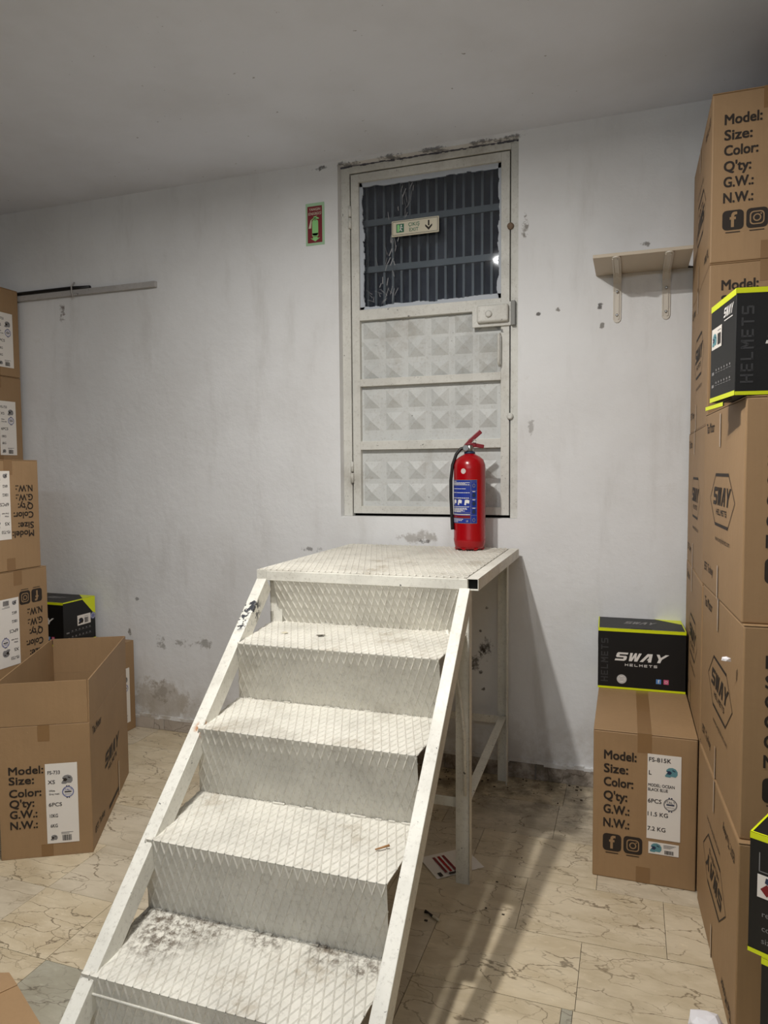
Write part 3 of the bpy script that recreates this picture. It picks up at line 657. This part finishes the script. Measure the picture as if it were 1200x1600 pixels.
# label: wrapped on the tank between two angles
def wrap(pr, name, a0, a1, z0, z1):
    vv = []; ms = sorted({m for _, m in pr.f})
    for u, v_, l in pr.v:
        a = a0+(a1-a0)*u; r_ = RR+.0006+l*.0004; vv.append(tuple(sd*math.sin(a)*r_+cdir*math.cos(a)*r_+Vector((0, 0, z0+(z1-z0)*v_))))
    me = bpy.data.meshes.new(name); me.from_pydata(vv, [], [f for f, _ in pr.f])
    for m in ms: me.materials.append(MAT[m])
    for pp, (_, m) in zip(me.polygons, pr.f): pp.material_index = ms.index(m)
    o = bpy.data.objects.new(name, me); COL.objects.link(o); o.parent = ex; return o
p = Print(); nn_ = 20
def hrect(u0, v0, u1, v1, m, lay):
    n_ = max(1, int((u1-u0)*nn_)); 
    for k in range(n_): p.rect(u0+(u1-u0)*k/n_, v0, u0+(u1-u0)*(k+1)/n_, v1, m, lay)
hrect(0, 0, 1, 1, 'blue', 0)
for v_ in (0, .993): hrect(0, v_, 1, v_+.008, 'midgrey', 1)
for v_ in (.115, .245, .385, .565, .865): hrect(0, v_, .80, v_+.007, 'midgrey', 1)
for v_ in (.185, .355, .56, .75, .95): hrect(.80, v_, 1, v_+.006, 'midgrey', 1)
for u_ in (0, .80, .99): p.rect(u_, 0, u_+.008, 1, 'midgrey', 1)
hrect(0, .125, .78, .18, 'darkred', 1); hrect(.05, .195, .78, .215, 'cream', 1); hrect(0, .565, .78, .60, 'white', 1) if 0 else None
rr = random.Random(2)
for v_, n_ in ((.96, 3), (.93, 12), (.905, 9), (.885, 11), (.79, 8), (.70, 12), (.58, 14), (.375, 16), (.34, 9), (.32, 10), (.30, 8), (.28, 9), (.262, 7), (.09, 8), (.06, 6), (.03, 5)):
    u = .10
    for k in range(n_):
        l_ = rr.uniform(.03, .07)
        if u+l_ > .77: break
        p.rect(u, v_, u+l_, v_+.013, 'white', 2); u += l_+.012
for u in (.14, .36, .60):
    p.poly([(u, .43), (u+.05, .42), (u+.06, .47), (u+.15, .46), (u+.16, .53), (u+.09, .55), (u+.02, .54)], 'white', 2)
for v_ in (.87, .65, .46, .27, .08):
    c_ = .02
    p.ring(.895, v_, .03, .045, 'midgrey' if v_ in (.87, .08) else 'navy', 2, 16)
    if v_ not in (.87, .08): p.disc(.895, v_, .055, 'navy', 1, 14); p.rect(.85, v_+.075, .94, v_+.09, 'white', 2)
p.text('CE', .66, .04, .05, 'white', lay=2)
wrap(p, 'information_label', math.radians(-88), math.radians(27), .122, .322)
p = Print(); p.disc(.5, .5, .5, 'white', 0, 20); p.ring(.5, .5, .30, .36, 'darkred', 1, 14); p.rect(.34, .46, .66, .54, 'darkred', 1)
wrap(p, 'round_sticker', math.radians(-32), math.radians(-14), .350, .374)

# ---------------------------------------------------------------- cartons
def label_print(kind):
    p = Print(); W_, H_ = .112, .310
    if kind == 'L':
        p.text('FS-815K', .005, .283, .022, 'txt', bold=.012); p.text('L', .005, .235, .022, 'txt', bold=.012); helmet_icon(p, .058, .232, .042, 0, 'teal', 'navy')
        p.text('MODEL: OCEAN', .003, .192, .0155, 'txt', width=.088, bold=.012); p.text('BLACK BLUE', .003, .176, .0155, 'txt', width=.066, bold=.012)
        p.text('6PCS', .003, .132, .0215, 'txt', bold=.012); badge(p, .078, .132, .023, 0, 'midgrey', 'navy'); p.text('11.5 KG', .003, .084, .0215, 'txt', bold=.012); p.text('7.2 KG', .003, .030, .0215, 'txt', bold=.012)
    else:
        p.text('FS-733', .009, .276, .020, 'txt', width=.045, bold=.012); p.text('XS', .009, .238, .021, 'txt', width=.026, bold=.012); helmet_icon(p, .058, .235, .042, 0, 'midgrey', 'ink')
        p.text('White', .012, .207, .010, 'txt', width=.022, bold=.012); p.text('Grey matt', .012, .194, .010, 'txt', width=.038, bold=.012); badge(p, .082, .203, .022, 0)
        p.text('6PCS', .010, .148, .021, 'txt', width=.048, bold=.012); p.text('10KG', .012, .104, .019, 'txt', width=.030, bold=.012); p.text('6KG', .014, .064, .019, 'txt', width=.026, bold=.012)
        helmet_icon(p, .012, .012, .026, 0, 'midgrey', 'ink'); p.rect(.052, .040, .096, .0425, 'midgrey'); p.rect(.052, .035, .082, .037, 'midgrey'); barcode(p, .056, .008, .034, .023, 0)
    return p
def carton(label, x, y, z, rz, w_, d, h, front=None, flip=False, side=None, lab=None, group=None, flipside=False, side_faces=('left',), tapes=(), seam=True, open_=False, tt=None):
    """local front is -y; x,y is the centre of the footprint"""
    t = thing('shipping_carton', label, 'carton', (x, y, z), rz, group); hw, hd, g = w_/2, d/2, .002
    if not open_:
        body = MB().box(-hw, -hd, 0, hw, hd, h-.004).build('box_body', 'card', t, .004, 2)
        for s_ in (-1, 1):
            MB().box(min(s_*.0008, s_*hw), -hd, h-.0038, max(s_*.0008, s_*hw), hd, h).build('flap', 'card', t, .0012, 1)
        MB().box(-.024, -hd-.0006, h+.0001, .024, hd-.02, h+.0004).build('packing_tape', 'tapebrown', t)
        for e, zz0, zz1 in ((-1, h-.07, h), (-1, 0.001, .06)):
            MB().box(-.024, -hd-.0006, zz0, .024, -hd-.0001, zz1).build('packing_tape', 'tapebrown', t)
    else:
        b = MB(); k = .005
        b.box(-hw, -hd, 0, hw, hd, k).box(-hw, -hd, k, hw, -hd+k, h).box(-hw, hd-k, k, hw, hd, h).box(-hw, -hd+k, k, -hw+k, hd-k, h).box(hw-k, -hd+k, k, hw, hd-k, h)
        b.build('box_body', 'card', t, .001, 1)
        fh = .168
        def flap(a, c, out, tip=0.):                       # a,c hinge ends; out = outward vector at the top edge
            a, c, o_ = Vector(a), Vector(c), Vector(out); n_ = (c-a).normalized(); b = MB(); in_ = Vector((0, 0, 1)).cross(n_)*k
            top_a, top_c = a+o_+Vector((0, 0, fh)), c+o_+Vector((0, 0, fh)); V = [b.bm.verts.new(q) for q in (a, c, c+in_, a+in_, top_a, top_c, top_c+in_, top_a+in_)]
            for i in ((0, 3, 2, 1), (4, 5, 6, 7), (0, 1, 5, 4), (1, 2, 6, 5), (2, 3, 7, 6), (3, 0, 4, 7)): b.bm.faces.new([V[j] for j in i])
            return b.build('flap', 'card', t)
        flap((-hw, -hd, h+.003), (hw-.005, -hd, h+.003), (0, -.002, 0)); flap((hw, -hd+.004, h+.001), (hw, hd-.003, h+.001), (.002, 0, 0))
        flap((hw-.004, hd, h+.001), (-hw+.004, hd, h+.001), (0, .002, 0)); flap((-hw, hd-.003, h+.001), (-hw, -hd+.004, h+.001), (-.004, 0, 0))
        MB().box(-.022, -hd-.0006, h-.062, .022, -hd-.0001, h+.001).build('packing_tape', 'tapebrown', t); MB().box(-.022, -hd-.0006, 0.001, .022, -hd-.0001, .05).build('packing_tape', 'tapebrown', t)
    F = {'front': ((-hw, -hd, 0), (1, 0, 0), (0, 0, 1), w_), 'left': ((-hw, hd, 0), (0, -1, 0), (0, 0, 1), d), 'right': ((hw, -hd, 0), (0, 1, 0), (0, 0, 1), d), 'top': ((-hw, -hd, h), (1, 0, 0), (0, 1, 0), w_)}
    if front:
        p = Print()
        if front == 'big': xs, zs, sz, wd_ = .038+(tt or 0), (.446, .396, .346, .295, .244, .193), .046, (.110, .082, .100, .080, .088, .088)
        else: xs, zs, sz, wd_ = .038, (.336, .297, .247, .206, .163, .120), .043, (.125, .090, .115, .088, .098, .098)
        for t_, z_, ww in zip(('Model:', 'Size:', 'Color:', "Q'ty:", 'G.W.:', 'N.W.:'), zs, wd_): p.text(t_, xs, z_, sz, 'ink', bold=.021, width=ww)
        if front == 'big' or front == 'icons':
            o5 = tt or 0; social(p, .036+o5, .103, .064); insta(p, .108+o5, .103, .064); p.rect(.046+o5, .094, .090+o5, .097, 'ink'); p.rect(.118+o5, .094, .162+o5, .097, 'ink')
        p.build('printed_text', t, *F['front'][:3], flip=(w_, h) if flip else None, off=.0012)
    if lab:
        u0, v0 = (.186, .172) if lab == 'L' else (.170, .052) if front != 'big' else (.178, .125)
        if front is None: u0 = .20
        lw, lh = (.112, .310)
        if lab == 'XS': lw = .118; lh = .318
        def P(u, v): return (w_-u, h-v) if flip else (u, v)
        a, c = P(u0, v0), P(u0+lw, v0+lh); x0, x1 = sorted((a[0], c[0])); z0, z1 = sorted((a[1], c[1]))
        lb = MB().box(-hw+x0, -hd-.0016, z0, -hw+x1, -hd-.0008, z1).build('shipping_label', 'label', t)
        p = label_print(lab); fl_ = (lw, lh) if flip else None
        p.build('printed_text', lb, (-hw+x0, -hd-.0016, z0), (1, 0, 0), (0, 0, 1), flip=fl_)
        if lab == 'L':
            lb = MB().box(-hw+.193, -hd-.0016, .117, -hw+.294, -hd-.0008, .160).build('shipping_label', 'label', t)
            p = Print(); helmet_icon(p, .004, .006, .040, 0, 'teal', 'navy')
            for q in range(4): p.rect(.050, .036-q*.0035, .092-q*.006, .0375-q*.0035, 'midgrey')
            barcode(p, .054, .004, .030, .014, 0); p.build('printed_text', lb, (-hw+.193, -hd-.0016, .117), (1, 0, 0), (0, 0, 1))
    if side:
        for sf in side_faces:
            p = Print(); cx, cz = d*.52, h*.47 if side == 'plain' else h*.52
            if side == 'hex':
                hexp = [(-.205, 0), (-.108, .075), (.108, .075), (.205, 0), (.108, -.075), (-.108, -.075)]
                for (a1, b1), (a2, b2), lw_ in zip(hexp, hexp[1:]+hexp[:1], (.0035, .009, .0035, .0035, .009, .0035)): p.line((cx+a1, cz+b1), (cx+a2, cz+b2), lw_, 'ink')
                p.sway(cx, cz-.016, .29, .054, 'ink'); p.helmets(cx, cz-.045, .18, .017, 'ink')
                p.text('www.swayhelmets.com', cx+.02, cz-.125, .024, 'ink', align='C', width=.24)
            else:
                p.sway(cx, cz-.01, .30, .058, 'ink'); p.helmets(cx, cz-.040, .18, .018, 'ink')
            p.text('Tas Motor', .045, h-.065, .045, 'ink', bold=.01, width=.15); p.text('EST: Turkey', .045, .055, .038, 'ink', bold=.01, width=.17)
            if side == 'plain': p.rect(.30, .03, .50, .045, 'ink')
            p.build('printed_text', t, *F[sf][:3], flip=(d, h) if flipside else None, off=.0012)
            for (tu, tv0, tv1) in tapes:
                O_, U_, V_, _ = F[sf]; q = Print(); q.rect(tu, tv0, tu+.016, tv1, 'paletape'); o_ = q.build('tape_strip', t, O_, U_, V_, off=.0026); 
    return t
H = .555
cx = .236+.178
TP = ((.30, .0, .10), (.30, H-.10, H-.001))
gB = 'cartons stacked in columns along the right wall'
# column A (nearer) and column B (against the back wall)
def fl(x, y, a, w_, d): return (x+math.cos(a)*w_/2-math.sin(a)*d/2, y+math.sin(a)*w_/2+math.cos(a)*d/2)
for i, (fx, fy_, lb, fs_) in enumerate(((.268, -1.472, 'cardboard carton on the floor at the foot of the nearer right-hand stack, printed upside down', True), (.271, -1.455, 'middle cardboard carton of the nearer right-hand stack with a torn tape scrap', False), (.267, -1.440, 'top cardboard carton of the nearer right-hand stack, under the black helmet box', False))):
    a_ = math.radians(2.8); x_, y_ = fl(fx, fy_, a_, .353, .665 if i == 2 else .678)
    carton(lb, x_, y_, i*.5535, a_, .353, .665 if i == 2 else .678, .571 if i == 2 else .553, front='big', side='hex', tt=.014, flipside=fs_, flip=fs_, tapes=TP, group=gB)
BL = ['lowest carton of the rear right-hand stack, hidden behind the carton with the helmet label', 'second carton up in the rear right-hand stack, beside the black helmet box', 'third carton up in the rear right-hand stack, level with the top of the nearer stack', 'second carton from the top of the rear right-hand stack, behind the yellow edged box', 'topmost carton at the upper right, just below the ceiling line']
for i in range(5):
    yf = -.752
    carton(BL[i], (.236, .236, .237, .240, .240)[i]+.1765, (yf-.028)/2, (0, .5495, 1.099, 1.6485, 2.186)[i], 0, .353, -.028-yf, (.5485, .5485, .5485, .5365, .552)[i], front='big', side='hex', flipside=(i == 4), tapes=TP, group=gB)
# carton with L label on the floor
carton('cardboard carton with blue helmet label on the floor beside the right-hand stacks', .0545, -.388, 0, math.radians(.4), .351, .740, .552, front='big', lab='L')
# left group
gL = 'cartons stacked by the left end of the back wall'
for i, (yy, fr, lb_, fp, txt) in enumerate(((-.84, 'small', None, False, 'lowest carton of the left stack, hidden behind the open carton'), (-.835, 'big', 'XS', True, 'upside down carton in the left stack with two black icons and a white label'), (-.868, 'small', 'XS', True, 'upside down carton at the top of the front left stack, no icons'))):
    carton(txt, -2.73-.375, yy, i*.521, math.pi/2, .352, .745, .519, front=fr, lab=lb_, flip=fp, group=gL)
for i in range(5):
    carton(['lowest carton of the tall column in the left back corner', 'second carton of the tall column in the left back corner', 'third carton of the tall column in the left back corner', 'carton second from the top of the left corner column, white label', 'top carton of the left corner column, beside the wall rail'][i], -3.50-.375, -.2, i*.518, math.pi/2, .335, .745, .516, front='small' if i > 2 else None, lab='XS' if i > 2 else None, group=gL)
carton('carton against the back wall behind the open carton, white label edge showing', -2.735-.372, -.190, 0, math.pi/2, .335, .742, .520, front='small', lab='XS')
# open carton
A, B_ = Vector((-2.285, -1.383)), Vector((-1.990, -1.221)); ang = math.atan2(B_.y-A.y, B_.x-A.x)
ex_, ey_ = Vector((math.cos(ang), math.sin(ang))), Vector((-math.sin(ang), math.cos(ang)))
dd, ww = .752, .338; c0 = B_-ex_*ww/2+ey_*dd/2
carton('open empty cardboard carton with raised flaps and white label, on the floor at left', c0.x, c0.y, 0, ang, ww, dd, .523, front='small', lab='XS', side='plain', side_faces=('right',), tapes=((.5, .0, .16),), open_=True)
# low open carton at the lower left corner of the view
t = thing('flat_carton', 'low brown carton with a bent flap at the bottom left corner', 'carton', (-1.54, -2.01, 0), math.radians(-26.6))
MB().box(0, -.42, 0, .27, 0, .105).build('box_body', 'card', t, .003, 1)
b = MB(); plate(b, (-.06, -.42, .124), (.27, -.42, .112), (.27, 0, .112), (-.005, .0, .122)); b.build('flap', 'card', t)
b = MB(); plate(b, (-.20, -.20, .155), (-.01, -.42, .126), (-.005, 0, .124), (-.06, -.004, .132)); b.build('flap', 'card', t)

# ---------------------------------------------------------------- black helmet boxes
def helmet_box(label, x, y, z, rz, w_=.352, d=.245, h=.262, swap=False):
    """x,y = front-left corner on the ground"""
    t = thing('helmet_box', label, 'box', (x, y, z), rz, 'black and yellow helmet boxes')
    MB().box(0, 0, 0, w_, d, h).build('box_body', 'black', t, .0012, 1)
    F = {'front': ((0, 0, 0), (1, 0, 0), (0, 0, 1)), 'left': ((0, d, 0), (0, -1, 0), (0, 0, 1)), 'right': ((w_, 0, 0), (0, 1, 0), (0, 0, 1)), 'top': ((0, 0, h), (1, 0, 0), (0, 1, 0))}
    for z0_, z1_ in ((0, .009), (h-.013, h)): Print().rect(0, z0_, w_, z1_, 'yellow').build('edge_strip', t, *F['front'])
    if swap:                                                # the short face with the label looks out
        p = Print(); p.rect(.018, .175, .140, .177, 'midgrey').rect(.018, .175, .020, .215, 'midgrey'); p.rect(.016, .122, .120, .170, 'label', 1)
        p.poly([(.022, .140), (.034, .127), (.046, .140), (.034, .153)], 'darkred', 2); p.poly([(.030, .155), (.044, .150), (.046, .166), (.032, .166)], 'navy', 2); barcode(p, .070, .130, .04, .03, 2)
        for t_, z_ in (('renk', .083), ('color', .053), ('size', .027)): p.text(t_, .026, z_, .017, 'midgrey')
        for q in range(5): p.rect(.08+.028*q, .055, .092+.028*q, .064, 'midgrey'); p.rect(.08+.028*q, .028, .092+.028*q, .037, 'midgrey')
        p.build('printed_text', t, *F['front'])
    p = Print(); p.helmets(.042, .030, .195, .030, 'grey', rot=True, th=.16)
    p.sway(w_*.50, .124, .215, .036, 'white'); p.helmets(w_*.505, .102, .135, .0105, 'white')
    p.disc(.098, .044, .021, 'midgrey', 0).disc(.098, .044, .0185, 'white', 1); p.ring(.098, .044, .014, .0155, 'midgrey', 2)
    for q in (-.006, 0, .006): p.rect(.088, .0435+q, .108, .0455+q, 'midgrey', 2)
    p.rect(.236, .034, .256, .054, 'fbblue'); p.text('f', .2465, .038, .020, 'white', align='C', bold=.03, lay=1); p.rect(.266, .034, .286, .054, 'igpink'); p.ring(.276, .044, .004, .0055, 'white', 1)
    if not swap: p.build('printed_text', t, *F['front'])
    Print().poly([(w_, 0), (w_, d), (w_*.68, d), (w_-.004, d*.62), (w_-.004, .004), (.004, .004), (.004, d), (0, d), (0, 0)][::1], 'yellow').build('edge_strip', t, *F['top'])
    p = Print(); p.sway(w_*.5, d*.45, .14, .05, 'midgrey')
    p.rect(w_*.38, .004, w_*.62, .018, 'hole', 1); p.build('printed_text', t, *F['top'])
    for s_ in ('left', 'right'):
        Print().rect(0, 0, d, .012 if s_ == 'left' else .006, 'yellow').build('edge_strip', t, *F[s_])
        if s_ == 'left': Print().rect(0, h-.016, d, h, 'yellow').build('edge_strip', t, *F[s_])
        else: Print().poly([(0, h-.006), (d*.58+.004, h-.006), (d, h*.55), (d, h), (0, h)], 'yellow').build('edge_strip', t, *F[s_])
        p = Print(); 
        if s_ == 'left':
            p.sway(d*.72, h*.80, .085, .024, 'white'); p.rect(d*.56, h*.765, d*.88, h*.775, 'white')
            lu, lv = d*.06, h*.54
        else: lu, lv = d*.42, h*.40
        for r_ in range(2):
            p.rect(d*.08, h*(.30-.13*r_)-.006, d*.17, h*(.30-.13*r_)+.002, 'midgrey')
            for q in range(6): p.rect(d*(.24+.11*q), h*(.31-.13*r_), d*(.28+.11*q), h*(.33-.13*r_), 'midgrey'); p.rect(d*(.22+.11*q), h*(.29-.13*r_), d*(.30+.11*q), h*(.295-.13*r_), 'midgrey')
        p.build('printed_text', t, *F[s_])
        O_, U_, V_ = (Vector(q) for q in F[s_]); Nn = U_.cross(V_); lw, lh = (.092, .056) if s_ == 'left' else (.105, .058)
        q = Print(); q.rect(lu, lv, lu+lw, lv+lh, 'label'); helmet_icon(q, lu+.006, lv+.008, .040, 1, 'teal' if s_ == 'left' else 'ink', 'navy'); barcode(q, lu+.055, lv+.008, .03, .03, 1); q.rect(lu+.055, lv+.045, lu+.085, lv+.047, 'midgrey', 1)
        q.build('product_label', t, *F[s_], off=.0012)
        if s_ == 'right': q = Print(); q.disc(.92*d, h*.55, .02, 'paleblue'); q.ring(.92*d, h*.55, .013, .015, 'white', 1); q.build('badge', t, *F[s_], off=.0012)
    return t
helmet_box('black helmet box with white lettering on top of the floor carton with the label', -.1263, -.2460, .5532, math.radians(1.9), .352, .238, .262)
helmet_box('black helmet box with a yellow corner, behind the open carton at left', -3.342, -.292, .5215, 0, .352, .250, .250)
hb = helmet_box('black helmet box with bright yellow edges on the nearer right-hand stack', .2395, -1.446, 2*.5535+.573, math.radians(9), .352, .222, .262)
b = MB(); plate(b, (-.012, .05, -.012), (.012, .06, -.002), (.012, .21, -.002), (-.012, .215, -.012), .0015); lf = b.build('loose_flap', 'black', hb)
q = Print(); q.rect(0, 0, .165, .010, 'yellow'); q.build('edge_strip', lf, (-.0125, .215, -.022), (0, -1, 0), (0, 0, 1))
b = MB(); b.box(-.0124, .05, -.022, -.0100, .215, -.012); b.build('flap_rim', 'black', lf)
KA = math.radians(-27)
for i, (kx, ky, lb) in enumerate(((.262, -1.855, 'black helmet box at the bottom right, lowest of its stack'), (.262, -1.852, 'black helmet box at the bottom right, middle of its stack'), (.2385, -1.838, 'black helmet box with yellow rims at the bottom right edge, top of its stack'))):
    helmet_box(lb, kx, ky, i*.2535, KA, .245, .352, .252, swap=True)

# ---------------------------------------------------------------- litter
def sheet(name, label, cat, pts, m, z=.001):
    b = MB(); plate(b, *[(x, y, z+dz) for x, y, dz in pts], th=.0006); return tag(b.build(name, m), label, cat)
fy = thing('flyer', 'white flyer with red lettering on the floor by the front stair leg', 'flyer', (-.63, -.85, .002), math.radians(42))
b = MB(); b.quad((-.10, -.075, 0), (.10, -.075, 0), (.10, .075, 0), (-.10, .075, .004)); b.build('sheet', 'label', fy)
p = Print()
for i in range(3):
    p.rect(.045+.02*i, .02, .056+.02*i, .13, 'darkred' if i != 1 else 'red')
p.rect(.015, .005, .03, .03, 'ink'); p.rect(.055, .004, .085, .016, 'ink')
p.build('printed_text', fy, (-.10, -.075, .003), (1, 0, 0), (0, 1, 0))
t = thing('cigarette_butt', 'burnt cigarette butt on the shaded floor right of the stairs', 'butt', (-.61, -1.19, .006))
MB().tube([(0, -.004, 0), (.028, -.018, 0)], .0045, 8).build('filter', 'cream', t); MB().tube([(-.032, .012, .002), (-.018, .010, 0), (0, -.004, 0)], [.006, .003, .0045], 8).build('burnt_end', 'ink', t)
tag(MB().tube([(-.628, -1.700, .498), (-.598, -1.672, .500)], [.002, .0035], 6).build('wood_splinter', 'wood'), 'thin wood splinter lying on the third step near its right end', 'splinter')
b = MB(); b.quad((-1.052, -1.140, .9185), (-1.035, -1.155, .9185), (-1.008, -1.142, .924), (-1.024, -1.126, .9185)); tag(b.build('dry_leaf', 'leaf'), 'dry grey leaf fragment on the top step', 'leaf')
b = MB(); b.quad((-1.185, -1.15, .9185), (-1.170, -1.158, .9185), (-1.158, -1.142, .919), (-1.176, -1.13, .921)); tag(b.build('plaster_flake', 'cream'), 'pale yellow flake on the top step, left of the leaf', 'flake')
def crumple(name, label, c, r, mat, seed, mi=2):
    b = MB(); bmesh.ops.create_icosphere(b.bm, subdivisions=mi, radius=r); q = random.Random(seed)
    for v in b.bm.verts: v.co *= q.uniform(.78, 1.12); v.co.z *= .62; v.co.z = max(v.co.z, -r*.45)
    return tag(b.build(name, mat, loc=(c[0], c[1], c[2]+r*.45)), label, 'paper')
crumple('crumpled_paper', 'crumpled white paper on the floor by the right-hand carton stack', (.203, -1.425, 0), .045, 'paper', 4, 2)
tag(crumple('tape_scrap', 'small shiny tape scrap stuck on the middle right-hand carton', (.240, -1.395, .995), .013, 'paper', 8, 1), cat='tape')
b = MB(); q = random.Random(9)
for i in range(150):                                       # grit swept along the wall and under the stairs
    if i < 110: x, y = q.uniform(-1.4, -.2), -.014-abs(q.gauss(0, .10))
    else: x, y = q.uniform(-1.3, -.35), q.uniform(-1.3, -.2)
    if -.78 < x < -.49 and -1.05 < y < -.70 or (-.62 < x < -.52 and (y > -.12 or y < -.9)) or (-1.36 < x < -1.24): continue
    s_ = q.uniform(.002, .007); b.box(x, y-s_, 0.0005, x+s_*q.uniform(.6, 2), y, s_*.5)
tag(b.build('floor_grit', flat('grit', srgb(60, 50, 40), .9)), 'dark grit and paint crumbs on the floor under the platform', 'grit', kind='stuff')
